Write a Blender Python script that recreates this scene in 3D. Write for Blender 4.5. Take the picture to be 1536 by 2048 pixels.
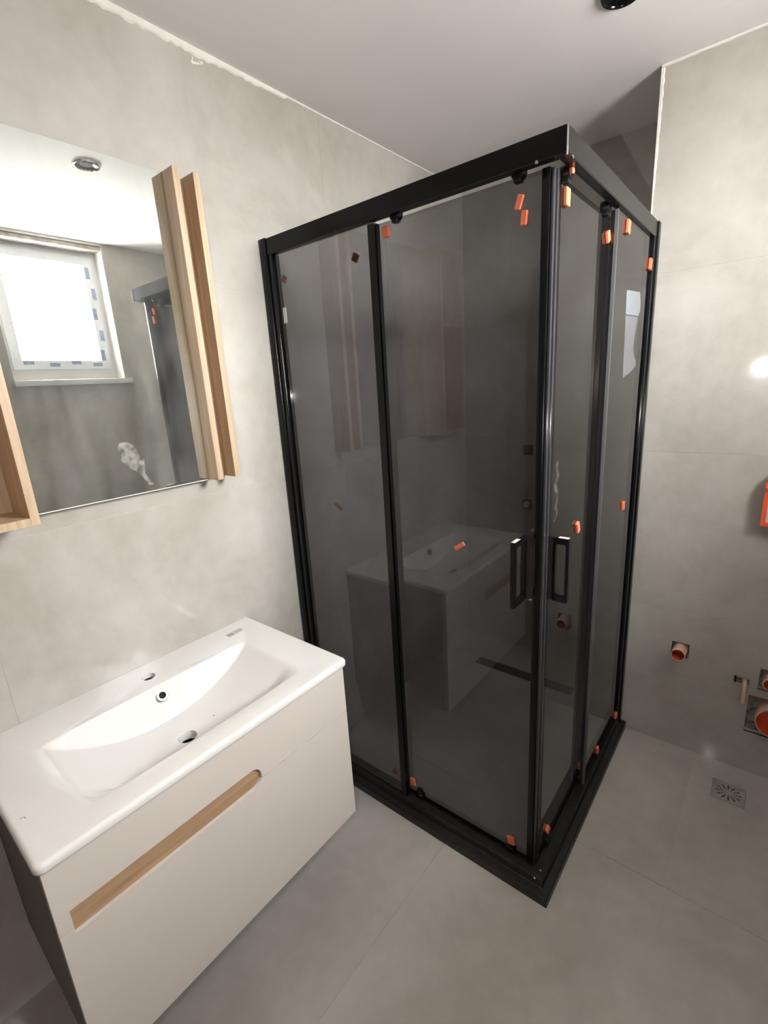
import bpy, bmesh, math, random
from mathutils import Matrix, Vector

random.seed(7)
for o in list(bpy.data.objects):
    bpy.data.objects.remove(o, do_unlink=True)
scene = bpy.context.scene
COL = scene.collection

# ------------------------------------------------------------------ camera
CAM = Vector((1.2992, -1.0423, 1.4506))
RT = Vector((0.77727563, 0.62640007, -0.05886896))
UP = Vector((-0.1171626, 0.23604056, 0.96465423))
FW = Vector((-0.61815494, 0.74290498, -0.25685923))
cd = bpy.data.cameras.new('camera')
cam = bpy.data.objects.new('camera', cd)
COL.objects.link(cam)
cd.sensor_fit = 'VERTICAL'
cd.sensor_height = 24.0
cd.lens = 952.5 / 2048 * 24.0
cd.clip_start = 0.01
m = Matrix((RT, UP, -FW)).transposed().to_4x4()
m.translation = CAM
cam.matrix_world = m
scene.camera = cam

# ------------------------------------------------------------------ world and light
world = bpy.data.worlds.new('overcast_sky')
scene.world = world
world.use_nodes = True
# plain overcast sky above the horizon, dull ground below it
wn = world.node_tree
bg = wn.nodes['Background']
wtc = wn.nodes.new('ShaderNodeTexCoord')
wsep = wn.nodes.new('ShaderNodeSeparateXYZ')
wn.links.new(wtc.outputs['Generated'], wsep.inputs[0])
wramp = wn.nodes.new('ShaderNodeValToRGB')
wmap = wn.nodes.new('ShaderNodeMapRange')
wmap.inputs['From Min'].default_value = -0.06
wmap.inputs['From Max'].default_value = 0.10
wn.links.new(wsep.outputs['Z'], wmap.inputs[0])
wn.links.new(wmap.outputs[0], wramp.inputs[0])
wramp.color_ramp.elements[0].color = (0.43, 0.418, 0.40, 1)
wramp.color_ramp.elements[1].color = (1.0, 0.99, 0.98, 1)
wn.links.new(wramp.outputs[0], bg.inputs[0])
bg.inputs[1].default_value = 40.0

vs = scene.view_settings
vs.view_transform = 'Standard'
vs.look = 'None'
vs.gamma = 1
vs.use_curve_mapping = False
vs.exposure = 1.85


def light_object(name, kind, loc):
    d = bpy.data.lights.new(name, kind)
    o = bpy.data.objects.new(name, d)
    o.location = loc
    COL.objects.link(o)
    return o


# sampling portal in the window opening: steers rays to the sky, gives no light itself
portal = light_object('window_portal', 'AREA', (2.275, 0.05, 1.955))
portal.data.shape = 'RECTANGLE'
portal.data.size = 0.62
portal.data.size_y = 0.80
portal.rotation_euler = (math.radians(90), 0, math.radians(90))
portal.data.cycles.is_portal = True
# the phone's own lamp beside the lens, whose glints show in the photograph
torch = light_object('phone_flash', 'AREA', (1.194, -1.045, 1.419))
torch.data.shape = 'DISK'
torch.data.size = 0.008
torch.data.energy = 1.4
torch.data.color = (1.0, 0.93, 0.85)
torch.rotation_euler = FW.to_track_quat('-Z', 'Y').to_euler()

# ------------------------------------------------------------------ dimensions (metres)
C = 2.333          # ceiling
YP = 0.8726        # wall with the pipes
YN = 1.2507        # back of the recess
XC = 0.905         # outer corner of the recess
XR = 1.91          # window wall
YF = -1.72         # wall behind the camera
S = 0.934          # shower outer face
H = 1.9            # shower height
TT = 0.008         # tile thickness


# ------------------------------------------------------------------ materials
def new_mat(name):
    mt = bpy.data.materials.new(name)
    mt.use_nodes = True
    nt = mt.node_tree
    return mt, nt, nt.nodes['Principled BSDF']


def plain(name, col, rough=0.5, metal=0.0, spec=0.5, noise=0.0, nscale=8.0, bump=0.0):
    mt, nt, b = new_mat(name)
    b.inputs['Base Color'].default_value = (*col, 1)
    b.inputs['Roughness'].default_value = rough
    b.inputs['Metallic'].default_value = metal
    b.inputs['Specular IOR Level'].default_value = spec
    if noise or bump:
        tc = nt.nodes.new('ShaderNodeTexCoord')
        n = nt.nodes.new('ShaderNodeTexNoise')
        n.inputs['Scale'].default_value = nscale
        n.inputs['Detail'].default_value = 6
        nt.links.new(tc.outputs['Object'], n.inputs['Vector'])
        if noise:
            r = nt.nodes.new('ShaderNodeValToRGB')
            r.color_ramp.elements[0].position = 0.3
            r.color_ramp.elements[1].position = 0.7
            r.color_ramp.elements[0].color = (*[c * (1 - noise) for c in col], 1)
            r.color_ramp.elements[1].color = (*[min(1, c * (1 + noise)) for c in col], 1)
            nt.links.new(n.outputs['Fac'], r.inputs[0])
            nt.links.new(r.outputs[0], b.inputs['Base Color'])
        if bump:
            bp = nt.nodes.new('ShaderNodeBump')
            bp.inputs['Strength'].default_value = bump
            bp.inputs['Distance'].default_value = 0.002
            nt.links.new(n.outputs['Fac'], bp.inputs['Height'])
            nt.links.new(bp.outputs[0], b.inputs['Normal'])
    return mt


def tile_material(name, dark, light, rough):
    """concrete-look porcelain: cloudy mottling that runs on over the joints"""
    mt, nt, b = new_mat(name)
    g = nt.nodes.new('ShaderNodeNewGeometry')
    oi = nt.nodes.new('ShaderNodeObjectInfo')
    off = nt.nodes.new('ShaderNodeVectorMath')
    off.operation = 'MULTIPLY_ADD'
    nt.links.new(oi.outputs['Random'], off.inputs[0])
    off.inputs[1].default_value = (0.05, 0.04, 0.03)
    nt.links.new(g.outputs['Position'], off.inputs[2])
    n1 = nt.nodes.new('ShaderNodeTexNoise')
    n1.inputs['Scale'].default_value = 2.2
    n1.inputs['Detail'].default_value = 7
    n1.inputs['Roughness'].default_value = 0.62
    n1.inputs['Distortion'].default_value = 0.4
    n2 = nt.nodes.new('ShaderNodeTexNoise')
    n2.inputs['Scale'].default_value = 22
    n2.inputs['Detail'].default_value = 5
    for n in (n1, n2):
        nt.links.new(off.outputs[0], n.inputs['Vector'])
    mx = nt.nodes.new('ShaderNodeMath')
    mx.operation = 'MULTIPLY_ADD'
    mx.inputs[1].default_value = 0.22
    nt.links.new(n2.outputs['Fac'], mx.inputs[0])
    nt.links.new(n1.outputs['Fac'], mx.inputs[2])
    r = nt.nodes.new('ShaderNodeValToRGB')
    r.color_ramp.elements[0].position = 0.42
    r.color_ramp.elements[1].position = 0.82
    r.color_ramp.elements[0].color = (*dark, 1)
    r.color_ramp.elements[1].color = (*light, 1)
    nt.links.new(mx.outputs[0], r.inputs[0])
    nt.links.new(r.outputs[0], b.inputs['Base Color'])
    b.inputs['Roughness'].default_value = rough
    b.inputs['Specular IOR Level'].default_value = 0.25
    return mt


def thin_glass(name, tint, ior):
    """sheet glass without refraction: outer faces reflect by Fresnel, the tint sits in the sheet"""
    mt = bpy.data.materials.new(name)
    mt.use_nodes = True
    nt = mt.node_tree
    nt.nodes.clear()
    out = nt.nodes.new('ShaderNodeOutputMaterial')
    geo = nt.nodes.new('ShaderNodeNewGeometry')
    tr = nt.nodes.new('ShaderNodeBsdfTransparent')
    tr.inputs[0].default_value = (*tint, 1)
    clear = nt.nodes.new('ShaderNodeBsdfTransparent')
    gl = nt.nodes.new('ShaderNodeBsdfGlossy')
    gl.inputs['Roughness'].default_value = 0.0
    fr = nt.nodes.new('ShaderNodeFresnel')
    fr.inputs['IOR'].default_value = ior
    m1 = nt.nodes.new('ShaderNodeMixShader')
    nt.links.new(fr.outputs[0], m1.inputs[0])
    nt.links.new(tr.outputs[0], m1.inputs[1])
    nt.links.new(gl.outputs[0], m1.inputs[2])
    m2 = nt.nodes.new('ShaderNodeMixShader')
    nt.links.new(geo.outputs['Backfacing'], m2.inputs[0])
    nt.links.new(m1.outputs[0], m2.inputs[1])
    nt.links.new(clear.outputs[0], m2.inputs[2])
    nt.links.new(m2.outputs[0], out.inputs[0])
    return mt


def wood_material(name, dark, light, axis):
    mt, nt, b = new_mat(name)
    tc = nt.nodes.new('ShaderNodeTexCoord')
    mp = nt.nodes.new('ShaderNodeMapping')
    sc = [38, 38, 38]
    sc[axis] = 2.2
    mp.inputs['Scale'].default_value = sc
    nt.links.new(tc.outputs['Object'], mp.inputs[0])
    n = nt.nodes.new('ShaderNodeTexNoise')
    n.inputs['Scale'].default_value = 1.6
    n.inputs['Detail'].default_value = 6
    n.inputs['Distortion'].default_value = 0.9
    nt.links.new(mp.outputs[0], n.inputs['Vector'])
    r = nt.nodes.new('ShaderNodeValToRGB')
    r.color_ramp.elements[0].position = 0.3
    r.color_ramp.elements[1].position = 0.72
    r.color_ramp.elements[0].color = (*dark, 1)
    r.color_ramp.elements[1].color = (*light, 1)
    nt.links.new(n.outputs['Fac'], r.inputs[0])
    nt.links.new(r.outputs[0], b.inputs['Base Color'])
    b.inputs['Roughness'].default_value = 0.5
    return mt


def mirror_material(name):
    """silvered glass under a thin film of building dust, thicker in streaks and one wiped smear"""
    mt, nt, b = new_mat(name)
    nt.nodes.remove(b)
    out = nt.nodes['Material Output']
    gl = nt.nodes.new('ShaderNodeBsdfGlossy')
    gl.inputs['Color'].default_value = (0.86, 0.89, 0.87, 1)
    gl.inputs['Roughness'].default_value = 0.0
    df = nt.nodes.new('ShaderNodeBsdfDiffuse')
    df.inputs['Color'].default_value = (0.75, 0.75, 0.73, 1)
    tc = nt.nodes.new('ShaderNodeTexCoord')
    mp = nt.nodes.new('ShaderNodeMapping')
    mp.inputs['Scale'].default_value = (1, 9, 2.2)
    nt.links.new(tc.outputs['Object'], mp.inputs[0])
    n = nt.nodes.new('ShaderNodeTexNoise')
    n.inputs['Scale'].default_value = 1.7
    n.inputs['Detail'].default_value = 6
    nt.links.new(mp.outputs[0], n.inputs['Vector'])
    mr = nt.nodes.new('ShaderNodeMapRange')
    mr.inputs['From Min'].default_value = 0.35
    mr.inputs['From Max'].default_value = 0.8
    mr.inputs['To Min'].default_value = 0.015
    mr.inputs['To Max'].default_value = 0.15
    nt.links.new(n.outputs['Fac'], mr.inputs[0])
    mx = nt.nodes.new('ShaderNodeMixShader')
    nt.links.new(mr.outputs[0], mx.inputs[0])
    nt.links.new(gl.outputs[0], mx.inputs[1])
    nt.links.new(df.outputs[0], mx.inputs[2])
    nt.links.new(mx.outputs[0], out.inputs[0])
    return mt


M = {}
M['tile'] = tile_material('wall_tile_porcelain', (0.345, 0.321, 0.285), (0.475, 0.455, 0.425), 0.09)
M['floor_tile'] = tile_material('floor_tile_porcelain', (0.345, 0.32, 0.292), (0.455, 0.427, 0.395), 0.10)
M['grout'] = plain('pale_grout', (0.52, 0.497, 0.463), 0.9, noise=0.08, nscale=40)
M['grout_floor'] = plain('floor_grout', (0.44, 0.412, 0.38), 0.9, noise=0.08, nscale=40)
M['ceiling'] = plain('ceiling_paint', (0.80, 0.775, 0.765), 0.9, noise=0.015, nscale=5)
M['plaster'] = plain('white_plaster', (0.68, 0.645, 0.605), 0.9, noise=0.05, nscale=30, bump=0.3)
M['black'] = plain('black_aluminium', (0.004, 0.004, 0.0045), 0.24, spec=0.22, noise=0.25, nscale=30)
M['black_matt'] = plain('black_plastic', (0.006, 0.006, 0.007), 0.4, spec=0.25)
M['black_rail'] = plain('worn_black_rail', (0.013, 0.012, 0.0115), 0.42, spec=0.4, noise=0.4, nscale=45)
M['black_gloss'] = plain('gloss_black_handle', (0.005, 0.005, 0.006), 0.16, spec=0.3)
M['seal'] = plain('grey_seal_strip', (0.03, 0.03, 0.033), 0.14, spec=0.6)
M['seal_pale'] = plain('pale_seal_strip', (0.10, 0.10, 0.10), 0.2, spec=0.6)
M['tint'] = thin_glass('smoked_glass', (0.345, 0.337, 0.355), 1.62)
M['pane'] = thin_glass('window_glass', (0.93, 0.95, 0.94), 1.45)
M['mirror'] = mirror_material('dusty_mirror')
M['mirror_edge'] = plain('mirror_edge', (0.80, 0.82, 0.79), 0.25)
M['wood'] = wood_material('oak_board', (0.37, 0.255, 0.16), (0.52, 0.385, 0.26), 2)
M['wood_y'] = wood_material('oak_inlay', (0.30, 0.18, 0.10), (0.47, 0.305, 0.185), 1)
M['lacquer'] = plain('warm_white_lacquer', (0.60, 0.545, 0.505), 0.35, noise=0.015, nscale=4)
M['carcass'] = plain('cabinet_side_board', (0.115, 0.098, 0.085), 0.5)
M['ceramic'] = plain('white_ceramic', (0.735, 0.72, 0.705), 0.08, spec=0.5)
M['chrome'] = plain('chrome', (0.75, 0.75, 0.75), 0.12, metal=1.0)
M['ring_metal'] = plain('brushed_ring_metal', (0.30, 0.295, 0.29), 0.3, metal=1.0)
M['dark'] = plain('dark_inside', (0.012, 0.011, 0.010), 0.8)
M['foam'] = plain('orange_foam', (0.66, 0.155, 0.075), 0.8, noise=0.08, nscale=90)
M['pipe_out'] = plain('dusty_pipe', (0.62, 0.40, 0.31), 0.6, noise=0.15, nscale=50)
M['pipe_in'] = plain('orange_pipe', (0.56, 0.075, 0.025), 0.4, noise=0.1, nscale=40)
M['red_box'] = plain('red_orange_plastic', (0.70, 0.10, 0.035), 0.35)
M['mortar'] = plain('rough_mortar', (0.20, 0.175, 0.145), 0.95, noise=0.35, nscale=60, bump=1.0)
M['pvc'] = plain('white_window_profile', (0.60, 0.62, 0.64), 0.35)
M['tape'] = plain('blue_grey_tape_print', (0.20, 0.26, 0.37), 0.5, noise=0.3, nscale=60)
M['unfinished'] = plain('grey_filler', (0.30, 0.27, 0.24), 0.9, noise=0.3, nscale=25, bump=0.6)
M['steel'] = plain('dusty_drain_steel', (0.36, 0.335, 0.31), 0.42, metal=0.35)
def smear_material(name, top):
    """thin patchy film of dried plaster"""
    mt, nt, b = new_mat(name)
    b.inputs['Base Color'].default_value = (0.72, 0.69, 0.65, 1)
    b.inputs['Roughness'].default_value = 0.9
    tc = nt.nodes.new('ShaderNodeTexCoord')
    n = nt.nodes.new('ShaderNodeTexNoise')
    n.inputs['Scale'].default_value = 55
    n.inputs['Detail'].default_value = 5
    nt.links.new(tc.outputs['Object'], n.inputs['Vector'])
    r = nt.nodes.new('ShaderNodeMapRange')
    r.inputs['From Min'].default_value = 0.36
    r.inputs['From Max'].default_value = 0.68
    r.inputs['To Max'].default_value = top
    nt.links.new(n.outputs['Fac'], r.inputs[0])
    nt.links.new(r.outputs[0], b.inputs['Alpha'])
    return mt


M['smear'] = smear_material('plaster_film', 0.26)
M['smear_faint'] = smear_material('faint_plaster_film', 0.10)
M['film'] = plain('torn_protective_film', (0.30, 0.30, 0.315), 0.4, noise=0.12, nscale=60)
M['film'].node_tree.nodes['Principled BSDF'].inputs['Alpha'].default_value = 0.26
M['pale_strip'] = plain('pale_handle_strip', (0.55, 0.53, 0.51), 0.35)
M['sticker'] = plain('white_paper_sticker', (0.19, 0.205, 0.215), 0.6)
M['sticker'].node_tree.nodes['Principled BSDF'].inputs['Alpha'].default_value = 0.85
M['label'] = plain('faded_paper_label', (0.60, 0.575, 0.56), 0.7)
M['label_dark'] = plain('faded_label_print', (0.36, 0.35, 0.345), 0.7)
M['door'] = wood_material('brown_door', (0.13, 0.065, 0.04), (0.24, 0.13, 0.08), 2)
M['dirt'] = plain('dried_dirt', (0.25, 0.23, 0.21), 0.9)


# ------------------------------------------------------------------ mesh helpers
def link(name, me, parent=None, mats=()):
    o = bpy.data.objects.new(name, me)
    COL.objects.link(o)
    for mt in mats:
        me.materials.append(M[mt] if isinstance(mt, str) else mt)
    if parent is not None:
        o.parent = parent
    return o


def finish(bm, name, mat, parent=None, smooth=None):
    bmesh.ops.recalc_face_normals(bm, faces=bm.faces[:])
    me = bpy.data.meshes.new(name)
    bm.to_mesh(me)
    bm.free()
    mats = mat if isinstance(mat, (list, tuple)) else [mat]
    o = link(name, me, parent, mats)
    if smooth is not None:
        me.shade_smooth()
        me.set_sharp_from_angle(angle=math.radians(smooth))
    return o


def add_box(bm, a, b, bev=0.0, seg=2, mi=0):
    r = bmesh.ops.create_cube(bm, size=1)
    vs_ = r['verts']
    for v in vs_:
        v.co = Vector(((a[0] + b[0]) / 2 + v.co.x * (b[0] - a[0]),
                       (a[1] + b[1]) / 2 + v.co.y * (b[1] - a[1]),
                       (a[2] + b[2]) / 2 + v.co.z * (b[2] - a[2])))
    fs = set(f for v in vs_ for f in v.link_faces)
    for f in fs:
        f.material_index = mi
    if bev:
        es = list(set(e for v in vs_ for e in v.link_edges))
        bmesh.ops.bevel(bm, geom=es, offset=bev, segments=seg, affect='EDGES', profile=0.5)


def box(name, a, b, mat, parent=None, bev=0.0, seg=2):
    bm = bmesh.new()
    add_box(bm, a, b, bev, seg)
    return finish(bm, name, mat, parent, 35 if bev else None)


def prism(bm, pts0, pts1):
    """closed prism between two outlines with equal point counts"""
    v0 = [bm.verts.new(q) for q in pts0]
    v1 = [bm.verts.new(q) for q in pts1]
    n = len(v0)
    bm.faces.new(v0)
    bm.faces.new(list(reversed(v1)))
    for i in range(n):
        j = (i + 1) % n
        bm.faces.new((v0[i], v1[i], v1[j], v0[j]))


def lathe(bm, prof, origin, axis, seg=32, closed=False):
    """revolve (radius, height) pairs about an axis"""
    ax = Vector(axis).normalized()
    t = Vector((0, 0, 1)) if abs(ax.z) < 0.9 else Vector((1, 0, 0))
    u = ax.cross(t).normalized()
    w = ax.cross(u)
    rings = []
    for r, h in prof:
        ring = []
        for i in range(seg):
            a = 2 * math.pi * i / seg
            ring.append(bm.verts.new(Vector(origin) + ax * h + (u * math.cos(a) + w * math.sin(a)) * r))
        rings.append(ring)
    for k in range(len(rings) - 1 + (1 if closed else 0)):
        p0, p1 = rings[k], rings[(k + 1) % len(rings)]
        for i in range(seg):
            j = (i + 1) % seg
            bm.faces.new((p0[i], p0[j], p1[j], p1[i]))
    if not closed:
        bm.faces.new(list(reversed(rings[0])))
        bm.faces.new(rings[-1])


def lathed(name, prof, origin, axis, mat, parent=None, seg=32, closed=False, smooth=40):
    bm = bmesh.new()
    lathe(bm, prof, origin, axis, seg, closed)
    return finish(bm, name, mat, parent, smooth)


def tube(name, pts, r, mat, parent=None, seg=12):
    bm = bmesh.new()
    rings = []
    pts = [Vector(q) for q in pts]
    for k, q in enumerate(pts):
        d = (pts[min(k + 1, len(pts) - 1)] - pts[max(k - 1, 0)]).normalized()
        t = Vector((1, 0, 0)) if abs(d.x) < 0.8 else Vector((0, 1, 0))
        u = d.cross(t).normalized()
        w = d.cross(u)
        rings.append([bm.verts.new(q + (u * math.cos(2 * math.pi * i / seg) + w * math.sin(2 * math.pi * i / seg)) * r)
                      for i in range(seg)])
    for k in range(len(rings) - 1):
        for i in range(seg):
            j = (i + 1) % seg
            bm.faces.new((rings[k][i], rings[k][j], rings[k + 1][j], rings[k + 1][i]))
    bm.faces.new(list(reversed(rings[0])))
    bm.faces.new(rings[-1])
    return finish(bm, name, mat, parent, 50)


def plate(name, mat, place, u0, u1, v0, v1, th, holes=(), parent=None):
    """flat slab in a (u, v) plane with rectangular holes; place(u, v, d) gives the 3-D point, d = 0 the front"""
    us = sorted({u0, u1, *[h for q in holes for h in q[:2] if u0 < h < u1]})
    vs2 = sorted({v0, v1, *[h for q in holes for h in q[2:] if v0 < h < v1]})
    full = {}
    for i in range(len(us) - 1):
        for j in range(len(vs2) - 1):
            uc, vc = (us[i] + us[i + 1]) / 2, (vs2[j] + vs2[j + 1]) / 2
            full[i, j] = not any(q[0] < uc < q[1] and q[2] < vc < q[3] for q in holes)
    if not any(full.values()):
        return None
    bm = bmesh.new()
    vert = {}

    def V(i, j, d):
        if (i, j, d) not in vert:
            vert[i, j, d] = bm.verts.new(place(us[i], vs2[j], th * d))
        return vert[i, j, d]
    for (i, j), f in full.items():
        if not f:
            continue
        bm.faces.new((V(i, j, 0), V(i + 1, j, 0), V(i + 1, j + 1, 0), V(i, j + 1, 0)))
        bm.faces.new((V(i, j, 1), V(i, j + 1, 1), V(i + 1, j + 1, 1), V(i + 1, j, 1)))
        for (di, dj, a, b) in ((-1, 0, (i, j), (i, j + 1)), (1, 0, (i + 1, j), (i + 1, j + 1)),
                               (0, -1, (i, j), (i + 1, j)), (0, 1, (i, j + 1), (i + 1, j + 1))):
            if not full.get((i + di, j + dj), False):
                bm.faces.new((V(*a, 0), V(*b, 0), V(*b, 1), V(*a, 1)))
    return finish(bm, name, mat, parent)


def tiles(parent, mat, place, uj, vj, holes=(), gap=0.0011):
    for a, b in zip(uj[:-1], uj[1:]):
        for c0, d0 in zip(vj[:-1], vj[1:]):
            plate('tile', mat, place, a + gap / 4, b - gap / 4, c0 + gap / 2, d0 - gap / 2, TT, holes, parent)


def tag(o, label, cat, group=None, kind=None):
    if label:
        o['label'] = label
    if cat:
        o['category'] = cat
    if group:
        o['group'] = group
    if kind:
        o['kind'] = kind
    return o


def empty(name, loc, label, cat, group=None):
    o = bpy.data.objects.new(name, None)
    o.empty_display_size = 0.05
    o.location = loc
    COL.objects.link(o)
    return tag(o, label, cat, group)


def keep(o, parent):
    """parent a mesh built in world coordinates under a displaced empty"""
    o.parent = parent
    o.matrix_parent_inverse = Matrix.Translation(-parent.location)
    return o


def struct(o, label, cat):
    return tag(o, label, cat, kind='structure')


def boolean(o, cutters, op='DIFFERENCE'):
    for c in cutters:
        md = o.modifiers.new('b', 'BOOLEAN')
        md.object = c
        md.operation = op
        md.solver = 'EXACT'
    bpy.context.view_layer.update()
    dg = bpy.context.evaluated_depsgraph_get()
    me = bpy.data.meshes.new_from_object(o.evaluated_get(dg))
    old = o.data
    o.modifiers.clear()
    o.data = me
    for c in cutters:
        bpy.data.objects.remove(c, do_unlink=True)
    return o


# ------------------------------------------------------------------ room shell
ROWS = [0, 0.583, 1.166, 1.75, C]
G = 0.0012   # grout lies this much behind the tile face

# left wall (mirror and vanity)
wl = struct(box('wall_left', (-0.15, YF - 0.1, 0), (-G, YN + 0.1, C), 'grout'),
            'beige concrete-look tiled wall carrying the mirror and vanity', 'wall')
tiles(wl, 'tile', lambda u, v, d: (-d, u, v), [YF, -0.865, 0.30, YN], ROWS)
# back of the recess behind the shower
wr = struct(box('wall_recess', (-0.002, YN + G, 0), (XC + 0.05, YN + 0.12, C), 'grout'),
            'tiled back wall of the recess seen through smoked shower glass', 'wall')
tiles(wr, 'tile', lambda u, v, d: (u, YN + d, v), [0, 0.62, XC + 0.0], ROWS)
# wall with the pipe stubs: a block whose left side closes the recess
PH = [(1.089, 1.146, 0.393, 0.450), (1.337, 1.50, 0.165, 0.315), (1.357, 1.45, 0.345, 0.428), (1.290, 1.332, 0.352, 0.372)]
wb = plate('wall_back', 'grout', lambda u, v, d: (u, YP + G + d, v), XC + G, XR + 0.3, 0, C, 0.45, PH)
struct(wb, 'tiled wall right of the shower with open waste pipes', 'wall')
tiles(wb, 'tile', lambda u, v, d: (u, YP + d, v), [XC, XR], ROWS, PH)
tiles(wb, 'tile', lambda u, v, d: (XC + d, u, v), [YP + TT + 0.001, YN], ROWS)
# window wall
W0, W1, WZ0, WZ1 = -0.235, 0.335, 1.588, 2.318
wh = [(W0, W1, WZ0, WZ1)]
ww = plate('wall_right', 'grout', lambda u, v, d: (XR + G + d, u, v), YF - 0.1, YP + 0.4, 0, C, 0.36, wh)
struct(ww, 'tiled wall with the small window, seen in the mirror', 'wall')
tiles(ww, 'tile', lambda u, v, d: (XR + d, u, v), [YF, -0.83, 0.335, YP], ROWS, wh)
# wall behind the camera, with a door
dh = [(0.12, 0.95, 0.0, 2.03)]
wf = plate('wall_front', 'grout', lambda u, v, d: (u, YF - G - d, v), -0.15, XR + 0.2, 0, C, 0.15, dh)
struct(wf, 'tiled wall with the brown door behind the viewer', 'wall')
tiles(wf, 'tile', lambda u, v, d: (u, YF - d, v), [0, 1.166, XR], ROWS, dh)
door = struct(box('door_1', (0.15, YF - 0.06, 0.01), (0.92, YF - 0.02, 2.0), 'door', bev=0.003),
              'plain brown wooden door closed behind the viewer', 'door')
bm = bmesh.new()
add_box(bm, (0.121, YF - 0.10, 0), (0.15, YF + 0.012, 2.029))
add_box(bm, (0.92, YF - 0.10, 0), (0.949, YF + 0.012, 2.029))
add_box(bm, (0.15, YF - 0.10, 2.0), (0.92, YF + 0.012, 2.029))
finish(bm, 'door_frame', 'door', door)
lathed('door_handle', [(0.009, 0), (0.009, 0.045), (0.007, 0.05)], (0.86, YF - 0.02, 1.0), (0, 1, 0), 'chrome', door)

# floor
DR = (1.272, 1.369, 0.675, 0.772)   # square drain opening
LD = (0.20, 0.70, 0.955, 1.022)    # linear drain opening
fl = plate('floor', 'grout_floor', lambda u, v, d: (u, v, -G - d), -0.1, XR + 0.2, YF - 0.15, YN + 0.1, 0.12, [DR, LD])
struct(fl, 'grey-beige concrete-look tiled bathroom floor', 'floor')
tiles(fl, 'floor_tile', lambda u, v, d: (u, v, -d), [0, 0.62, 1.205, XR], [YF, -0.93, 0.235, YP + 0.0],
      [DR], 0.0011)
tiles(fl, 'floor_tile', lambda u, v, d: (u, v, -d), [0, 0.62, XC], [YP, YN], [LD], 0.0011)
# ceiling
ce = struct(box('ceiling', (-0.15, YF - 0.15, C), (XR + 0.45, YN + 0.12, C + 0.12), 'ceiling'),
            'smooth off-white painted ceiling', 'ceiling')


# ragged plaster along the top of the walls
def ragged(name, place, n, width, label, mat='plaster', seed=1, th=0.003):
    rnd = random.Random(seed)
    bm = bmesh.new()
    rows = []
    for i in range(n + 1):
        t = i / n
        w = max(0.002, width(t) * (0.82 + 0.36 * rnd.random()))
        rows.append([bm.verts.new(place(t, 0, 0)), bm.verts.new(place(t, 0, th)),
                     bm.verts.new(place(t, w * 0.8, th)), bm.verts.new(place(t, w, 0))])
    for a, b in zip(rows[:-1], rows[1:]):
        for k in range(4):
            bm.faces.new((a[k], b[k], b[(k + 1) % 4], a[(k + 1) % 4]))
    bm.faces.new(rows[0])
    bm.faces.new(list(reversed(rows[-1])))
    return struct(finish(bm, name, mat), label, 'plaster trim')


def wleft(t):
    y = -1.15 + t * (YN + 1.15)
    if y < -0.1:
        return 0.018
    if y < 0.17:
        return 0.018 - (y + 0.1) / 0.27 * 0.008
    return 0.005


t1 = ragged('trim_1', lambda t, w, d: (d, -1.15 + t * (YN + 1.14), C - w), 190, wleft,
            'ragged white plaster line where left wall meets the ceiling', seed=3)
ragged('trim_2', lambda t, w, d: (XC + t * (XR - XC), YP - d, C - w), 60, lambda t: 0.0065,
       'white plaster line where pipe wall meets the ceiling', seed=5)
ragged('trim_3', lambda t, w, d: (XC + w - 0.0005, YP - d, C - 0.008 - t * 0.46), 40,
       lambda t: 0.008 * (1 - t) + 0.0025, 'white plaster filler on the outer corner beside shower', seed=9)
# plaster splashes under the left line
bm = bmesh.new()
rnd = random.Random(12)
for k in range(14):
    y, z = -0.155 + rnd.random() * 0.035, C - 0.026 - rnd.random() * 0.012
    r = 0.0012 + rnd.random() * 0.0022
    bmesh.ops.create_icosphere(bm, subdivisions=1, radius=r,
                               matrix=Matrix.Translation((0.0, y, z)) @ Matrix.Diagonal((0.6, 1.6, 1.2, 1)))
sp = finish(bm, 'plaster_splash', 'plaster', t1, 60)

# ------------------------------------------------------------------ window
win = plate('window_1', 'pvc', lambda u, v, d: (XR + 0.10 + d, u, v), W0 + 0.004, W1 - 0.004, WZ0 + 0.03, WZ1 - 0.02, 0.07,
            [(W0 + 0.045, W1 - 0.045, WZ0 + 0.072, WZ1 - 0.062)])
struct(win, 'small white window with protective tape, reflected in the mirror', 'window')
S0, S1, SZ0, SZ1 = W0 + 0.046, W1 - 0.046, WZ0 + 0.073, WZ1 - 0.063
plate('sash', 'pvc', lambda u, v, d: (XR + 0.085 + d, u, v), S0 - 0.012, S1 + 0.012, SZ0 - 0.012, SZ1 + 0.012, 0.06,
      [(S0 + 0.035, S1 - 0.035, SZ0 + 0.035, SZ1 - 0.03)], win)
box('pane', (XR + 0.112, S0 + 0.034, SZ0 + 0.034), (XR + 0.118, S1 - 0.034, SZ1 - 0.029), 'pane', win)
box('window_sill', (XR - 0.025, W0 - 0.005, WZ0 - 0.032), (XR + 0.1, W1 + 0.034, WZ0 - 0.001), 'pvc', win, 0.003)
box('lower_filler', (XR + 0.1, W0 + 0.002, WZ0), (XR + 0.165, W1 - 0.002, WZ0 + 0.03), 'plaster', win)
box('upper_filler', (XR + 0.01, W0 + 0.002, WZ1 - 0.022), (XR + 0.2, W1 - 0.002, WZ1 - 0.0005), 'unfinished', win)
rnd = random.Random(4)
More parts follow.
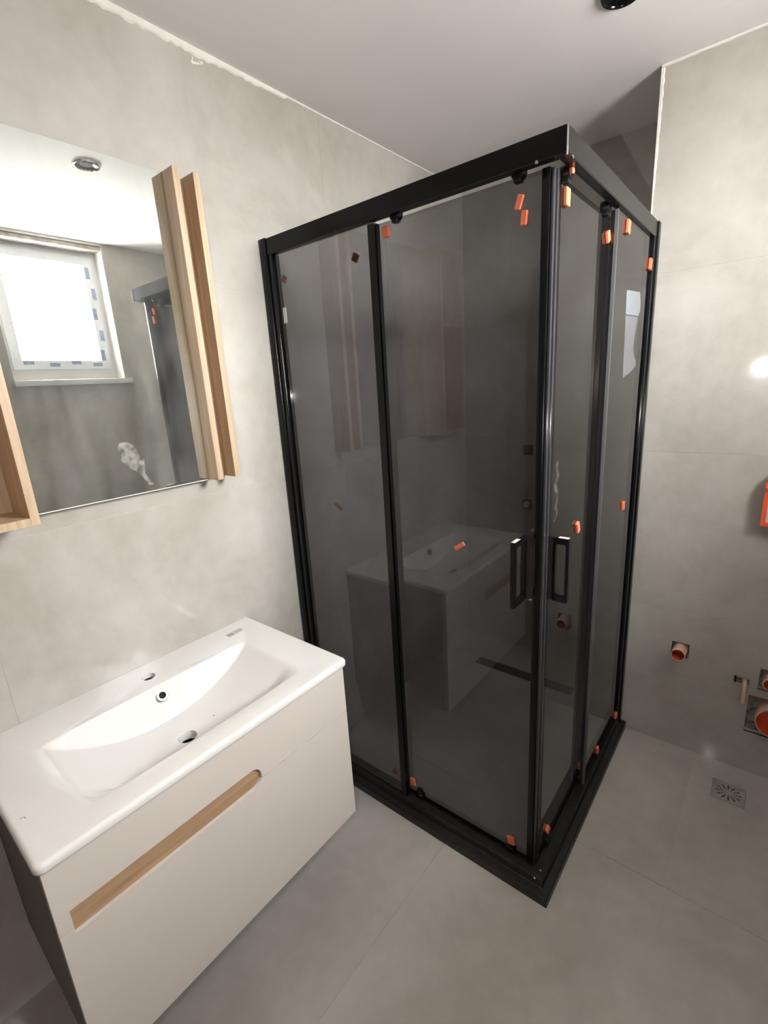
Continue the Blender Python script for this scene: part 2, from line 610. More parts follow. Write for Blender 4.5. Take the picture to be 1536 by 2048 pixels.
for k in range(9):      # printed protective tape left on the profiles
    if k < 5:
        z = SZ0 + 0.03 + k * 0.115 + rnd.random() * 0.02
        y = S1 - 0.022 + (k % 2) * 0.016
        box('protective_tape', (XR + 0.0838, y - 0.011, z), (XR + 0.0850, y + 0.011, z + 0.062), 'tape', win)
    else:
        y = S0 + 0.03 + (k - 5) * 0.115 + rnd.random() * 0.02
        box('protective_tape', (XR + 0.0838, y, SZ0 + 0.002 + (k % 2) * 0.012), (XR + 0.0850, y + 0.05, SZ0 + 0.022 + (k % 2) * 0.012), 'tape', win)
for y in (W0, W1):
    box('reveal_plaster', (XR + 0.002, min(y, y + (0.004 if y == W0 else -0.004)), WZ0), (XR + 0.355, max(y, y + (0.004 if y == W0 else -0.004)), WZ1 - 0.023), 'plaster', win)

# ------------------------------------------------------------------ shower enclosure
sh = empty('shower_enclosure', (S / 2, 0.45, 0),
           'black framed corner shower enclosure with smoked sliding glass doors', 'shower')


def P(o, parent=None):
    return keep(o, sh) if parent is None else sub(o, parent)


def sub(o, part):
    o.parent = part
    return o


def rail(name, prof, mat):
    """prof: (outward, z) outline; runs along face A and face B with a mitre at the corner"""
    bm = bmesh.new()
    prism(bm, [(0.002, -d, z) for d, z in prof], [(S + d, -d, z) for d, z in prof])
    a = P(finish(bm, name, mat))
    bm = bmesh.new()
    prism(bm, [(S + d, -d + 0.0003, z) for d, z in prof], [(S + d, YP - 0.002, z) for d, z in prof])
    b = P(finish(bm, name, mat))
    return a, b


TOPP = [(0, H), (0, H - 0.044), (-0.002, H - 0.046), (-0.022, H - 0.046), (-0.024, H - 0.044), (-0.024, H - 0.012), (-0.046, H - 0.010), (-0.046, H)]
ra, rb = rail('top_rail', TOPP, 'black')
BOT = [(0.022, 0.0), (0.022, 0.026), (0.019, 0.030), (0.001, 0.032), (0.0, 0.034), (0.0, 0.058), (-0.003, 0.062),
       (-0.026, 0.062), (-0.028, 0.050), (-0.042, 0.050), (-0.042, 0.062), (-0.046, 0.062), (-0.046, 0.0)]
ba, bb = rail('bottom_rail', BOT, 'black_rail')
# corner cap of the top rail: the thin bright folded edge
bm = bmesh.new()
lathe(bm, [(0.0016, 0), (0.0016, 0.05)], (S - 0.0006, 0.0006, H - 0.05), (0, 0, 1), 10)
sub(finish(bm, 'corner_edge', 'chrome', None, 50), ra)
ra.children[0].matrix_parent_inverse = Matrix()
# screws at rail ends
for q in ((0.875, -0.0008, H - 0.046, (0, -1, 0)), (0.912, -0.0005, 0.056, (0, -1, 0))):
    c = lathed('screw', [(0.0036, 0), (0.003, 0.0015)], q[:3], q[3], 'chrome', None, 12)
    sub(c, ra if q[2] > 1 else ba)
for q in ((S + 0.0002, 0.030, H - 0.046), (S - 0.015, 0.025, 0.062)):
    c = lathed('screw', [(0.0036, 0), (0.003, 0.0015)], q, (1, 0, 0) if q[2] > 1 else (0, 0, 1), 'chrome', None, 12)
    sub(c, rb if q[2] > 1 else bb)
# wall profiles: an outer channel on the wall and an inner adjustable one
P(box('wall_profile', (0.001, -0.004, 0.030), (0.030, 0.036, H + 0.002), 'black', bev=0.0015))
P(box('inner_profile', (0.030, 0.001, 0.055), (0.050, 0.030, H - 0.045), 'black_gloss', bev=0.002))
P(box('wall_profile', (S - 0.036, YP - 0.030, 0.030), (S + 0.004, YP - 0.001, H + 0.002), 'black', bev=0.0015))
P(box('inner_profile', (S - 0.030, YP - 0.056, 0.055), (S - 0.001, YP - 0.030, H - 0.045), 'black_gloss', bev=0.002))

# glass sheets
FA = P(box('fixed_glass', (0.046, 0.009, 0.055), (0.450, 0.015, H - 0.044), 'tint'))
FB = P(box('fixed_glass', (S - 0.015, 0.412, 0.055), (S - 0.009, YP - 0.045, H - 0.044), 'tint'))
DA = P(box('sliding_door', (0.418, 0.032, 0.068), (0.884, 0.038, H - 0.0495), 'tint'))
DB = P(box('sliding_door', (S - 0.038, 0.064, 0.068), (S - 0.032, 0.455, H - 0.062), 'tint'))
# fixed glass edge seals
sub(box('edge_seal', (0.430, 0.0155, 0.062), (0.451, 0.028, H - 0.052), 'black_matt'), FA)
sub(box('edge_cover', (0.4275, 0.0075, 0.062), (0.449, 0.0092, H - 0.052), 'black_matt'), FA)
sub(box('edge_seal', (S - 0.028, 0.412, 0.062), (S - 0.0155, 0.440, H - 0.052), 'seal'), FB)
sub(box('edge_cover', (S - 0.0162, 0.408, 0.062), (S - 0.0078, 0.4125, H - 0.052), 'seal_pale'), FB)
# door leading edges: aluminium post with a magnet seal
sub(box('edge_profile', (0.876, 0.024, 0.064), (0.893, 0.047, H - 0.050), 'black', bev=0.002), DA)
sub(box('magnet_seal', (0.8935, 0.028, 0.064), (0.9005, 0.040, H - 0.052), 'seal', bev=0.002), DA)
sub(box('edge_profile', (S - 0.046, 0.050, 0.064), (S - 0.032, 0.061, H - 0.050), 'black', bev=0.002), DB)
sub(box('magnet_seal', (S - 0.042, 0.041, 0.064), (S - 0.0305, 0.0495, H - 0.052), 'seal', bev=0.002), DB)


def handle(face):
    """rectangular loop standing off the door"""
    bm = bmesh.new()
    w = 0.013 if face == 'A' else 0.016
    z0, z1 = (0.905, 1.075) if face == 'A' else (0.893, 1.063)
    out, inn = (-0.040, 0.031) if face == 'A' else (S + 0.009, S - 0.031)
    o_ = [(out, z0), (out, z1), (inn, z1), (inn, z0)]
    k = 0.012 if out < inn else -0.008
    bb_ = 0.016
    i_ = [(out + k, z0 + bb_), (out + k, z1 - bb_), (inn - k * 0.9, z1 - bb_), (inn - k * 0.9, z0 + bb_)]

    def pt(q, s):
        return (0.845 + s * w, q[0], q[1]) if face == 'A' else (q[0], 0.079 + s * w, q[1])
    loops = [[bm.verts.new(pt(q, s)) for q in L] for L in (o_, i_) for s in (0, 1)]
    oo, o1, ii, i1 = loops
    for a in range(4):
        b = (a + 1) % 4
        bm.faces.new((oo[a], oo[b], ii[b], ii[a]))
        bm.faces.new((o1[a], i1[a], i1[b], o1[b]))
        bm.faces.new((oo[a], o1[a], o1[b], oo[b]))
        bm.faces.new((ii[a], ii[b], i1[b], i1[a]))
    bmesh.ops.bevel(bm, geom=bm.edges[:], offset=0.0022, segments=2, affect='EDGES')
    ob = finish(bm, 'handle', 'black_gloss', None, 35)
    return sub(ob, DA if face == 'A' else DB)


handle('A')
handle('B')
# pale strip on the top of each handle
sub(box('handle_top_strip', (0.8465, -0.038, 1.0752), (0.8565, -0.006, 1.0757), 'pale_strip'), DA)
sub(box('handle_top_strip', (S - 0.018, 0.0805, 1.0632), (S + 0.007, 0.0935, 1.0637), 'pale_strip'), DB)


def roller(face, a, z, top):
    n = (0, -1, 0) if face == 'A' else (1, 0, 0)
    o_ = (a, 0.042, z) if face == 'A' else (S - 0.042, a, z)
    ob = lathed('roller', [(0.011, -0.006), (0.015, -0.004), (0.015, 0.014), (0.013, 0.017), (0.006, 0.017), (0.005, 0.015)],
                o_, n, 'black_matt', None, 24)
    d = DA if face == 'A' else DB
    sub(ob, d)
    # bracket holding the wheel to the glass
    s = -1 if top else 1
    if face == 'A':
        b = box('roller_bracket', (a - 0.009, 0.027, z - 0.004 if s > 0 else z - 0.019), (a + 0.009, 0.045, z + 0.028 if s > 0 else z + 0.004), 'black_matt', None, 0.003)
    else:
        b = box('roller_bracket', (S - 0.045, a - 0.009, z - 0.004 if s > 0 else z - 0.021), (S - 0.027, a + 0.009, z + 0.028 if s > 0 else z + 0.004), 'black_matt', None, 0.003)
    sub(b, d)


for a in (0.499, 0.822):
    roller('A', a, H - 0.040, True)
for a in (0.488, 0.822):
    roller('A', a, 0.066, False)
for a in (0.10, 0.395):
    roller('B', a, H - 0.046, True)
for a in (0.13, 0.425):
    roller('B', a, 0.066, False)


def spacer(face, a, z, ang, w=0.020, h=0.026, part=None, depth=0.0, th=0.008, inside=False):
    bm = bmesh.new()
    add_box(bm, (-w / 2, 0, -h / 2), (w / 2, th, h / 2), 0.0015, 1)
    ob = finish(bm, 'foam_spacer', 'foam')
    r = Matrix.Rotation(math.radians(ang), 4, 'Y')
    if face == 'A':
        mw = Matrix.Translation((a, depth, z)) @ (Matrix() if inside else Matrix.Rotation(math.pi, 4, 'Z')) @ r
    else:
        mw = Matrix.Translation((depth, a, z)) @ Matrix.Rotation(-math.pi / 2, 4, 'Z') @ r
    ob.data.transform(mw)
    return sub(ob, part)


for a, z, g_, w, h in ((0.472, 1.826, 4, 0.021, 0.026), (0.828, 1.803, -18, 0.014, 0.028), (0.839, 1.771, -6, 0.014, 0.028),
                       (0.669, 1.016, -55, 0.012, 0.034), (0.466, 0.118, 8, 0.019, 0.026), (0.826, 0.108, 10, 0.022, 0.026)):
    spacer('A', a, z, g_, w, h, DA, 0.032)
for a, z, g_, w, h in ((0.076, 1.782, 35, 0.017, 0.019), (0.370, 1.785, 32, 0.019, 0.021), (0.227, 1.079, -58, 0.010, 0.033),
                       (0.395, 0.129, 20, 0.018, 0.018)):
    spacer('A', a, z, g_, w, h, FA, 0.015, inside=True)
for a, z, g_, w, h in ((0.087, 1.806, 0, 0.022, 0.034), (0.400, 1.786, 30, 0.021, 0.026), (0.262, 1.040, 22, 0.018, 0.032),
                       (0.425, 0.118, 5, 0.016, 0.030), (0.112, 0.125, 30, 0.020, 0.026)):
    spacer('B', a, z, g_, w, h, DB, S - 0.032)
for a, z, g_, w, h in ((0.500, 1.822, -6, 0.022, 0.034), (0.800, 1.772, -10, 0.020, 0.034), (0.668, 1.010, 5, 0.017, 0.028),
                       (0.545, 0.110, 14, 0.016, 0.030), (0.805, 0.090, 5, 0.018, 0.026)):
    spacer('B', a, z, g_, w, h, FB, S - 0.009)
spacer('B', 0.082, H - 0.050, 20, 0.012, 0.012, DB, S - 0.022)
# paper sticker and torn protective film on the fixed sheet facing the window
XO = S - 0.0088


def film(name, mat, outline, x):
    bm = bmesh.new()
    prism(bm, [(x, y, z) for y, z in outline], [(x + 0.0003, y, z) for y, z in outline])
    return sub(finish(bm, name, mat), FB)


film('paper_sticker', 'sticker', [(0.548, 1.607), (0.543, 1.671), (0.705, 1.681), (0.722, 1.655), (0.724, 1.630), (0.705, 1.612)], XO)
film('torn_film', 'film', [(0.563, 1.428), (0.556, 1.520), (0.549, 1.604), (0.700, 1.609), (0.690, 1.580), (0.672, 1.545), (0.668, 1.510),
                           (0.690, 1.492), (0.720, 1.476), (0.715, 1.462), (0.660, 1.446), (0.610, 1.438)], XO)
# plaster splashed on the sliding door beside its edge profile
bm = bmesh.new()
rnd = random.Random(33)
rows = []
for i in range(9):
    t = i / 8
    z, w_ = 1.250 - 0.150 * t, 0.008 + 0.014 * rnd.random()
    y = 0.070 + 0.03 * rnd.random()
    rows.append([bm.verts.new((S - 0.0319, y, z)), bm.verts.new((S - 0.0314, y + w_ / 2, z + 0.003)), bm.verts.new((S - 0.0319, y + w_, z))])
for a, b in zip(rows[:-1], rows[1:]):
    for k in range(2):
        bm.faces.new((a[k], a[k + 1], b[k + 1], b[k]))
sub(finish(bm, 'plaster_smear', 'smear_faint', None, 60), DB)
# transparent tape left on the fixed sheet
sub(box('protective_tape', (0.068, 0.0075, 1.655), (0.082, 0.0089, 1.700), 'label'), FA)

# ------------------------------------------------------------------ vanity cabinet
ZV, Y0, Y1, XV = 0.733, -0.9645, -0.2273, 0.4586
XF = XV - 0.012
CZ0, CZ1 = 0.213, 0.7095
CY0, CY1 = Y0 + 0.008, Y1 - 0.010
vc = empty('vanity_cabinet', (0.22, (Y0 + Y1) / 2, CZ0),
           'wall-hung warm white vanity cabinet with oak finger groove', 'cabinet')
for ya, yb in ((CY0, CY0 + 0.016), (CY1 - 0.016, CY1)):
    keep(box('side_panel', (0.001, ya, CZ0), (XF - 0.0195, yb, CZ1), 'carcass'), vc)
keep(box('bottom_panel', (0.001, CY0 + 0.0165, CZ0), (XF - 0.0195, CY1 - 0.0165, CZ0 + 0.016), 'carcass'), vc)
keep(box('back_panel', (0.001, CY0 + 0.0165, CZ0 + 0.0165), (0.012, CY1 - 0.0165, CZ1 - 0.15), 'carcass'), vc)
SPL = 0.566
HY0, HY1, HZ0, HZ1 = -0.934, -0.531, 0.551, 0.603


def front_panel(name, z0, z1, upper):
    """drawer front whose edge is cut away by its share of the groove: columns between that edge and the far edge"""
    r = (HZ1 - HZ0) / 2
    zc = (HZ0 + HZ1) / 2
    yc = HY1 - r
    ze, zf = (z0, z1) if upper else (z1, z0)
    th = math.asin((ze - zc) / r)
    top = math.pi / 2 if upper else -math.pi / 2
    th = max(th, 0.0) if upper else th
    arc = [(yc + r * math.cos(a), zc + r * math.sin(a)) for a in [top + (th - top) * i / 12 for i in range(13)]]
    if upper:
        arc.append((arc[-1][0], ze))
    line = [(CY0, ze), (HY0, ze), (HY0, HZ1 if upper else HZ0)] + arc + [(CY1, ze)]
    bm = bmesh.new()
    e0 = [bm.verts.new((XF - 0.018, y, z)) for y, z in line]
    e1 = [bm.verts.new((XF, y, z)) for y, z in line]
    f0, f1 = {}, {}
    for y, z in line:
        if y not in f0:
            f0[y] = bm.verts.new((XF - 0.018, y, zf))
            f1[y] = bm.verts.new((XF, y, zf))
    for k in range(len(line) - 1):
        ya, yb = line[k][0], line[k + 1][0]
        bm.faces.new((e0[k], e0[k + 1], e1[k + 1], e1[k]))
        if ya != yb:
            bm.faces.new((e1[k], e1[k + 1], f1[yb], f1[ya]))
            bm.faces.new((e0[k], f0[ya], f0[yb], e0[k + 1]))
            bm.faces.new((f0[ya], f1[ya], f1[yb], f0[yb]))
    a, b = line[0][0], line[-1][0]
    bm.faces.new((e0[0], e1[0], f1[a], f0[a]))
    bm.faces.new((e0[-1], f0[b], f1[b], e1[-1]))
    return keep(finish(bm, name, 'lacquer'), vc)


front_panel('drawer_front', SPL + 0.0012, CZ1 - 0.001, True)
df = front_panel('drawer_front', CZ0 - 0.002, SPL - 0.0012, False)
keep(box('finger_groove', (XF - 0.030, HY0 - 0.002, HZ0 - 0.002), (XF - 0.008, HY1 + 0.001, HZ1 + 0.002), 'wood_y'), vc)

# ------------------------------------------------------------------ washbasin
bm = bmesh.new()
add_box(bm, (0.001, Y0, ZV - 0.0225), (XV, Y1, ZV))
ve = [e for e in bm.edges if abs(e.verts[0].co.z - e.verts[1].co.z) > 0.01 and e.verts[0].co.x > 0.2]
bmesh.ops.bevel(bm, geom=ve, offset=0.016, segments=6, affect='EDGES', profile=0.5)
te = [e for e in bm.edges if all(abs(v.co.z - ZV) < 1e-5 for v in e.verts) and not all(v.co.x < 0.002 for v in e.verts)]
be = [e for e in bm.edges if all(abs(v.co.z - ZV + 0.0225) < 1e-5 for v in e.verts) and not all(v.co.x < 0.002 for v in e.verts)]
bmesh.ops.bevel(bm, geom=te, offset=0.009, segments=5, affect='EDGES', profile=0.5)
bmesh.ops.bevel(bm, geom=[e for e in be if e.is_valid], offset=0.007, segments=3, affect='EDGES', profile=0.5)
basin = finish(bm, 'washbasin', 'ceramic')
bx0, bx1, by0, by1 = 0.128, 0.405, -0.862, -0.335
bowl = box('bowl_block', (0.10, -0.885, 0.612), (0.424, -0.312, ZV - 0.008), 'ceramic')


def smooth(t):
    t = min(1, max(0, t))
    return t * t * (3 - 2 * t)


def depth(x, y):
    t = (y - (by0 + by1) / 2) / ((by1 - by0) / 2)
    d = 0.098 * max(0.0, 1 - abs(t) ** 2.1)
    w = smooth((x - bx0) / 0.024) * smooth((bx1 - x) / 0.075)
    return d * w


xs = [bx0 - 0.004 + 0.036 * i / 14 for i in range(14)] + [bx0 + 0.032 + (bx1 - bx0 - 0.108) * i / 16 for i in range(16)] + \
     [bx1 - 0.076 + 0.080 * i / 16 for i in range(17)]
ys = [by0 - 0.004 + (by1 - by0 + 0.008) * i / 72 for i in range(73)]
bm = bmesh.new()
lo = [[bm.verts.new((x, y, (ZV + 0.0006 - depth(x, y) * 1.0) if bx0 < x < bx1 and by0 < y < by1 else ZV + 0.0008)) for y in ys] for x in xs]
hi = [[bm.verts.new((x, y, ZV + 0.03)) for y in ys] for x in xs]
nx, ny = len(xs), len(ys)
for i in range(nx - 1):
    for j in range(ny - 1):
        bm.faces.new((lo[i][j], lo[i][j + 1], lo[i + 1][j + 1], lo[i + 1][j]))
        bm.faces.new((hi[i][j], hi[i + 1][j], hi[i + 1][j + 1], hi[i][j + 1]))
for i in range(nx - 1):
    bm.faces.new((lo[i][0], lo[i + 1][0], hi[i + 1][0], hi[i][0]))
    bm.faces.new((lo[i][-1], hi[i][-1], hi[i + 1][-1], lo[i + 1][-1]))
for j in range(ny - 1):
    bm.faces.new((lo[0][j], hi[0][j], hi[0][j + 1], lo[0][j + 1]))
    bm.faces.new((lo[-1][j], lo[-1][j + 1], hi[-1][j + 1], hi[-1][j]))
cut = finish(bm, 'bowl_cut', 'ceramic')
TAP = (0.069, -0.593)
DRN = (0.252, -0.600)
c1 = lathed('c1', [(0.0175, 0), (0.0175, 0.2)], (TAP[0], TAP[1], 0.65), (0, 0, 1), 'ceramic', None, 32)
c2 = lathed('c2', [(0.0225, 0), (0.0225, 0.2)], (DRN[0], DRN[1], 0.55), (0, 0, 1), 'ceramic', None, 32)
OV = Vector((0.1385, -0.5955, 0.7045))
ovn = Vector((0.80, 0, 0.60)).normalized()
c3 = lathed('c3', [(0.0095, -0.03), (0.0095, 0.03)], OV, ovn, 'ceramic', None, 24)
boolean(basin, [bowl], 'UNION')
boolean(basin, [cut])
boolean(basin, [c1, c2, c3])
basin.data.shade_smooth()
basin.data.set_sharp_from_angle(angle=math.radians(40))
tag(basin, 'glossy white ceramic washbasin on the vanity, without a tap', 'washbasin')
lathed('overflow_ring', [(0.0092, 0.0005), (0.0092, 0.0035), (0.0135, 0.0035), (0.0155, 0.0005), (0.0155, -0.006), (0.0092, -0.006)],
       OV + ovn * 0.0, ovn, 'ring_metal', basin, 28, True)
lathed('overflow_shade', [(0.0091, 0), (0.0091, 0.002)], OV - ovn * 0.007, ovn, 'dark', basin, 20)  # near-black disc, paints the shade inside the overflow hole
lathed('tap_hole_shade', [(0.0172, 0), (0.0172, 0.002)], (TAP[0], TAP[1], ZV - 0.015), (0, 0, 1), 'dark', basin, 28)  # no real cover: black disc added as the shade down the tap hole
# faded paper sticker near the back right corner
bm = bmesh.new()
add_box(bm, (-0.012, -0.028, 0), (0.012, 0.028, 0.0004))
st = finish(bm, 'paper_label', 'label', basin)
st.data.transform(Matrix.Translation((0.062, -0.318, ZV)) @ Matrix.Rotation(0.06, 4, 'Z'))
bm = bmesh.new()
add_box(bm, (-0.009, -0.026, 0.0004), (0.009, -0.006, 0.0006))
for k in range(4):
    add_box(bm, (-0.008 + k * 0.005, -0.002, 0.0004), (-0.0055 + k * 0.005, 0.024, 0.0006))
sp_ = finish(bm, 'label_print', 'label_dark', st)
sp_.data.transform(Matrix.Translation((0.062, -0.318, ZV)) @ Matrix.Rotation(0.06, 4, 'Z'))
# specks of building dirt in the bowl
for x, y, s_ in ((0.245, -0.520, 0.0022), (0.30, -0.585, 0.0018), (0.33, -0.455, 0.0015)):
    bm = bmesh.new()
    bmesh.ops.create_icosphere(bm, subdivisions=1, radius=s_,
                               matrix=Matrix.Translation((x, y, ZV + 0.0006 - depth(x, y))) @ Matrix.Diagonal((0.8, 2.2, 0.5, 1)))
    finish(bm, 'dirt_speck', 'dirt', basin, 60)
# drip mark on the rim
bm = bmesh.new()
for i in range(7):
    a = math.radians(60 + i * 28)
    bmesh.ops.create_icosphere(bm, subdivisions=1, radius=0.0009,
                               matrix=Matrix.Translation((0.325 + 0.004 * math.cos(a), -0.943 + 0.004 * math.sin(a), ZV)))
finish(bm, 'dirt_ring', 'dirt', basin, 60)

# ------------------------------------------------------------------ mirror with oak shelf
MZ0, MZ1 = 1.2165, 1.9985
mi = empty('mirror_cabinet', (0.0, -0.6, MZ0), 'frameless dusty mirror with oak shelf and oak side channel above washbasin', 'mirror')
keep(box('mirror_glass', (0.025, -0.757, MZ0), (0.030, -0.3065, MZ1), 'mirror'), mi)
keep(box('mirror_edge', (0.0245, -0.757, MZ0 - 0.0022), (0.0302, -0.3065, MZ0 - 0.0001), 'mirror_edge'), mi)
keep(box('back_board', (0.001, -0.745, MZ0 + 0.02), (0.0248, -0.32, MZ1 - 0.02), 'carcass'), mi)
for y in (-0.306, -0.250):
    keep(box('side_board', (0.001, y, MZ0), (0.081, y + 0.0175, MZ1), 'wood', bev=0.0006, seg=1), mi)
keep(box('channel_back', (0.012, -0.2885, MZ0 + 0.002), (0.030, -0.250, MZ1 - 0.004), 'wood'), mi)
SX = 0.132
sf = keep(box('shelf_side', (0.001, -0.7745, MZ0 - 0.004), (SX, -0.7575, MZ1), 'wood', bev=0.0006, seg=1), mi)
keep(box('shelf_side', (0.001, -0.9600, MZ0 - 0.004), (SX, -0.9430, MZ1), 'wood', bev=0.0006, seg=1), mi)
keep(box('shelf_bottom', (0.001, -0.9430, MZ0 - 0.004), (SX, -0.7745, MZ0 + 0.013), 'wood', bev=0.0006, seg=1), mi)
keep(box('shelf_top', (0.001, -0.9430, MZ1 - 0.017), (SX, -0.7745, MZ1), 'wood', bev=0.0006, seg=1), mi)
keep(box('shelf_board', (0.014, -0.9430, 1.68), (SX - 0.004, -0.7745, 1.697), 'wood', bev=0.0006, seg=1), mi)
keep(box('shelf_back', (0.002, -0.9430, MZ0 + 0.013), (0.014, -0.7745, MZ1 - 0.017), 'wood'), mi)
# wiped plaster smear on the mirror
bm = bmesh.new()
rnd = random.Random(21)
rows = []
for i in range(15):
    t = i / 14
    yc_, z = -0.522 + 0.050 * t ** 1.3, 1.350 - 0.118 * t
    hw_ = (0.006 + 0.018 * math.sin(math.pi * min(1, t * 1.25 + 0.08)) ** 0.8 if t < 0.74 else 0.006) * (0.75 + 0.5 * rnd.random())
    rows.append([bm.verts.new((0.0301 + (0.0005 if 0 < k < 4 else 0.0), yc_ + hw_ * (k - 2) / 2, z)) for k in range(5)])
for a, b in zip(rows[:-1], rows[1:]):
    for k in range(4):
        bm.faces.new((a[k], a[k + 1], b[k + 1], b[k]))
keep(finish(bm, 'plaster_smear', 'smear', None, 60), mi)

# ------------------------------------------------------------------ ceiling spots
def spot(x, y, ring, label):
    o = empty('ceiling_spot', (x, y, C), label, 'ceiling light', 'recessed ceiling spots')
    keep(lathed('ring', [(0.038, 0.0), (0.038, -0.004), (0.042, -0.009), (0.046, -0.008), (0.049, -0.002), (0.049, 0.0)],
                (x, y, C), (0, 0, 1), ring, None, 40, True), o)
    keep(lathed('reflector', [(0.038, -0.0005), (0.0385, -0.005), (0.024, -0.001), (0.022, -0.0005)], (x, y, C), (0, 0, 1), 'black_gloss', None, 40, True), o)
    keep(lathed('lamp', [(0.022, -0.003), (0.020, -0.0005)], (x, y, C), (0, 0, 1), 'dark', None, 32), o)
    return o


spot(0.889, 0.468, 'black_gloss', 'black recessed ceiling spot above the shower')
spot(0.927, -0.089, 'chrome', 'silver ringed recessed ceiling spot reflected in the mirror')

# ------------------------------------------------------------------ pipes on the wall
def mortar(name, rect, parent, back=0.03):
    u0, u1, v0, v1 = rect
    bm = bmesh.new()
    rnd = random.Random(int(u0 * 1000))
    n = 8
    g_ = [[bm.verts.new((u0 + 0.0005 + (u1 - u0 - 0.001) * i / n, YP + back * (0.55 + 0.5 * rnd.random()), v0 + 0.0005 + (v1 - v0 - 0.001) * j / n)) for j in range(n + 1)] for i in range(n + 1)]
    for i in range(n):
        for j in range(n):
            bm.faces.new((g_[i][j], g_[i + 1][j], g_[i + 1][j + 1], g_[i][j + 1]))
    r = bmesh.ops.extrude_face_region(bm, geom=bm.faces[:])
    for v in [e for e in r['geom'] if isinstance(e, bmesh.types.BMVert)]:
        v.co.y = YP + 0.2
    return keep(finish(bm, name, 'mortar'), parent)


def waste(x, z, ro, out, rect, label, deep=0.19):
    o = empty('waste_pipe', (x, YP, z), label, 'pipe', 'open waste pipes in the wall')
    ri = ro - 0.003
    keep(lathed('pipe', [(ro, -0.16), (ro, out - 0.001), (ro - 0.001, out), (ri, out), (ri, out - 0.001), (ri, -0.16)],
                (x, YP, z), (0, -1, 0), 'pipe_out', None, 36, True), o)
    keep(lathed('pipe_lining', [(ri - 0.0002, -0.15), (ri - 0.0002, out - 0.001), (ri - 0.0012, out - 0.001), (ri - 0.0012, -0.15)],
                (x, YP, z), (0, -1, 0), 'pipe_in', None, 36, True), o)
    keep(lathed('pipe_end', [(ri - 0.0014, -0.0145), (ri - 0.0014, -0.012)], (x, YP, z), (0, -1, 0), 'pipe_in', None, 24), o)
    if rect:
        mortar('mortar_edge', rect, o)
    return o


waste(1.117, 0.421, 0.0235, 0.046, PH[0], 'small open waste pipe sticking out alone of pipe wall')
waste(1.417, 0.243, 0.055, 0.030, PH[1], 'large red-mouthed soil pipe low on the wall at right edge')
waste(1.391, 0.385, 0.024, 0.024, PH[2], 'small pipe above the large soil pipe at right edge')
cn = empty('conduit_stub', (1.318, YP, 0.362), 'thin pinkish flexible conduit drooping from a hole beside soil pipe', 'conduit')
mortar('mortar_edge', PH[3], cn, 0.02)
keep(tube('conduit', [(1.320, YP + 0.03, 0.363), (1.320, YP - 0.004, 0.363), (1.3205, YP - 0.014, 0.357), (1.321, YP - 0.019, 0.340),
                      (1.322, YP - 0.018, 0.310), (1.323, YP - 0.015, 0.285)], 0.0075, 'pipe_out'), cn)
keep(box('clip', (1.289, YP - 0.006, 0.352), (1.296, YP + 0.004, 0.376), 'black_matt', bev=0.001), cn)

# red plastic box at the right edge
rx = empty('installation_box', (1.30, YP, 0.945), 'red-orange plastic wall box with white front at right edge', 'wall box')
keep(plate('frame', 'red_box', lambda u, v, d: (u, YP - 0.040 + d, v), 1.297, 1.44, 0.945, 1.085, 0.0395, [(1.309, 1.428, 0.957, 1.058)]), rx)
keep(box('front_panel', (1.3092, YP - 0.034, 0.9572), (1.4278, YP - 0.004, 1.0578), 'pvc', bev=0.001), rx)
keep(box('ridge', (1.300, YP - 0.046, 1.062), (1.437, YP - 0.0402, 1.072), 'red_box', bev=0.0015), rx)
keep(box('hanger', (1.298, YP - 0.030, 1.0855), (1.320, YP - 0.001, 1.100), 'steel', bev=0.003), rx)

# ------------------------------------------------------------------ floor drains
dx, dy = (DR[0] + DR[1]) / 2, (DR[2] + DR[3]) / 2
fd = empty('floor_drain', (dx, dy, 0), 'square floor drain with radial slots in front of pipe wall', 'drain')
bm = bmesh.new()
hw = (DR[1] - DR[0]) / 2 - 0.0008
NS, R0, R1 = 12, 0.014, 0.037
# plate with slots: rings of wedge cells, slots left open
ring_r = [0.0, R0, R1, 0.040]
cells = NS * 4
vv = {}


def dv(k, r):
    key = (k % cells, r)
    if key not in vv:
        a = 2 * math.pi * (k % cells) / cells
        vv[key] = bm.verts.new((dx + r * math.cos(a), dy + r * math.sin(a), -0.0005))
    return vv[key]


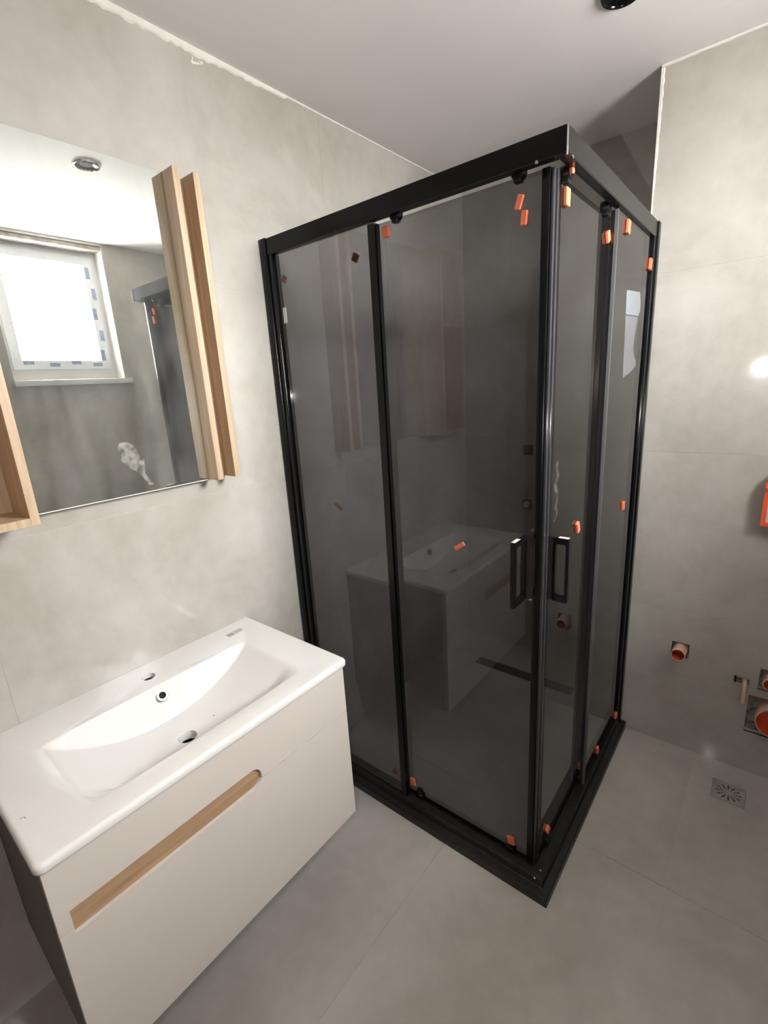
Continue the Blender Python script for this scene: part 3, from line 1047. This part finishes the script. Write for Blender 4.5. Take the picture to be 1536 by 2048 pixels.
ctr = bm.verts.new((dx, dy, -0.0005))
sq = {}
for k in range(cells):
    a = 2 * math.pi * k / cells
    s = hw / max(abs(math.cos(a)), abs(math.sin(a)))
    sq[k] = bm.verts.new((dx + s * math.cos(a), dy + s * math.sin(a), 0.0005))
for k in range(cells):
    bm.faces.new((ctr, dv(k, R0), dv(k + 1, R0)))
    if k % 4 != 0:
        bm.faces.new((dv(k, R0), dv(k, R1), dv(k + 1, R1), dv(k + 1, R0)))
    bm.faces.new((dv(k, R1), dv(k, 0.040), dv(k + 1, 0.040), dv(k + 1, R1)))
    bm.faces.new((dv(k, 0.040), sq[k], sq[(k + 1) % cells], dv(k + 1, 0.040)))
r = bmesh.ops.extrude_face_region(bm, geom=bm.faces[:])
for v in [e for e in r['geom'] if isinstance(e, bmesh.types.BMVert)]:
    v.co.z -= 0.0015
keep(finish(bm, 'grate', 'steel'), fd)
keep(box('drain_body_shade', (DR[0] + 0.001, DR[2] + 0.001, -0.10), (DR[1] - 0.001, DR[3] - 0.001, -0.004), 'dark'), fd)  # solid near-black fill close under the grate, painted shade for the slots
ld = empty('linear_drain', ((LD[0] + LD[1]) / 2, (LD[2] + LD[3]) / 2, 0), 'long dark linear drain channel in shower floor behind the glass', 'drain')
bm = bmesh.new()
x0, x1, y0, y1 = LD[0] + 0.001, LD[1] - 0.001, LD[2] + 0.001, LD[3] - 0.001
add_box(bm, (x0, y0, -0.08), (x1, y1, -0.07))
add_box(bm, (x0, y0, -0.07), (x0 + 0.003, y1, -0.001))
add_box(bm, (x1 - 0.003, y0, -0.07), (x1, y1, -0.001))
add_box(bm, (x0 + 0.003, y0, -0.07), (x1 - 0.003, y0 + 0.003, -0.001))
add_box(bm, (x0 + 0.003, y1 - 0.003, -0.07), (x1 - 0.003, y1, -0.001))
keep(finish(bm, 'channel', 'dark'), ld)

# capped water outlets on the recess wall
for z, lab in ((0.817, 'lower capped water outlet inside the shower'), (1.096, 'upper capped water outlet inside the shower')):
    wo = empty('water_outlet', (0.352, YN, z), lab, 'water outlet', 'water outlets inside the shower')
    keep(box('outlet_plate', (0.327, YN - 0.003, z - 0.025), (0.377, YN - 0.0002, z + 0.025), 'mortar'), wo)
    keep(lathed('outlet_cap', [(0.015, 0.0032), (0.015, 0.020), (0.012, 0.024)], (0.354, YN, z), (0, -1, 0),
                'pvc' if z < 1 else 'mortar', None, 24), wo)
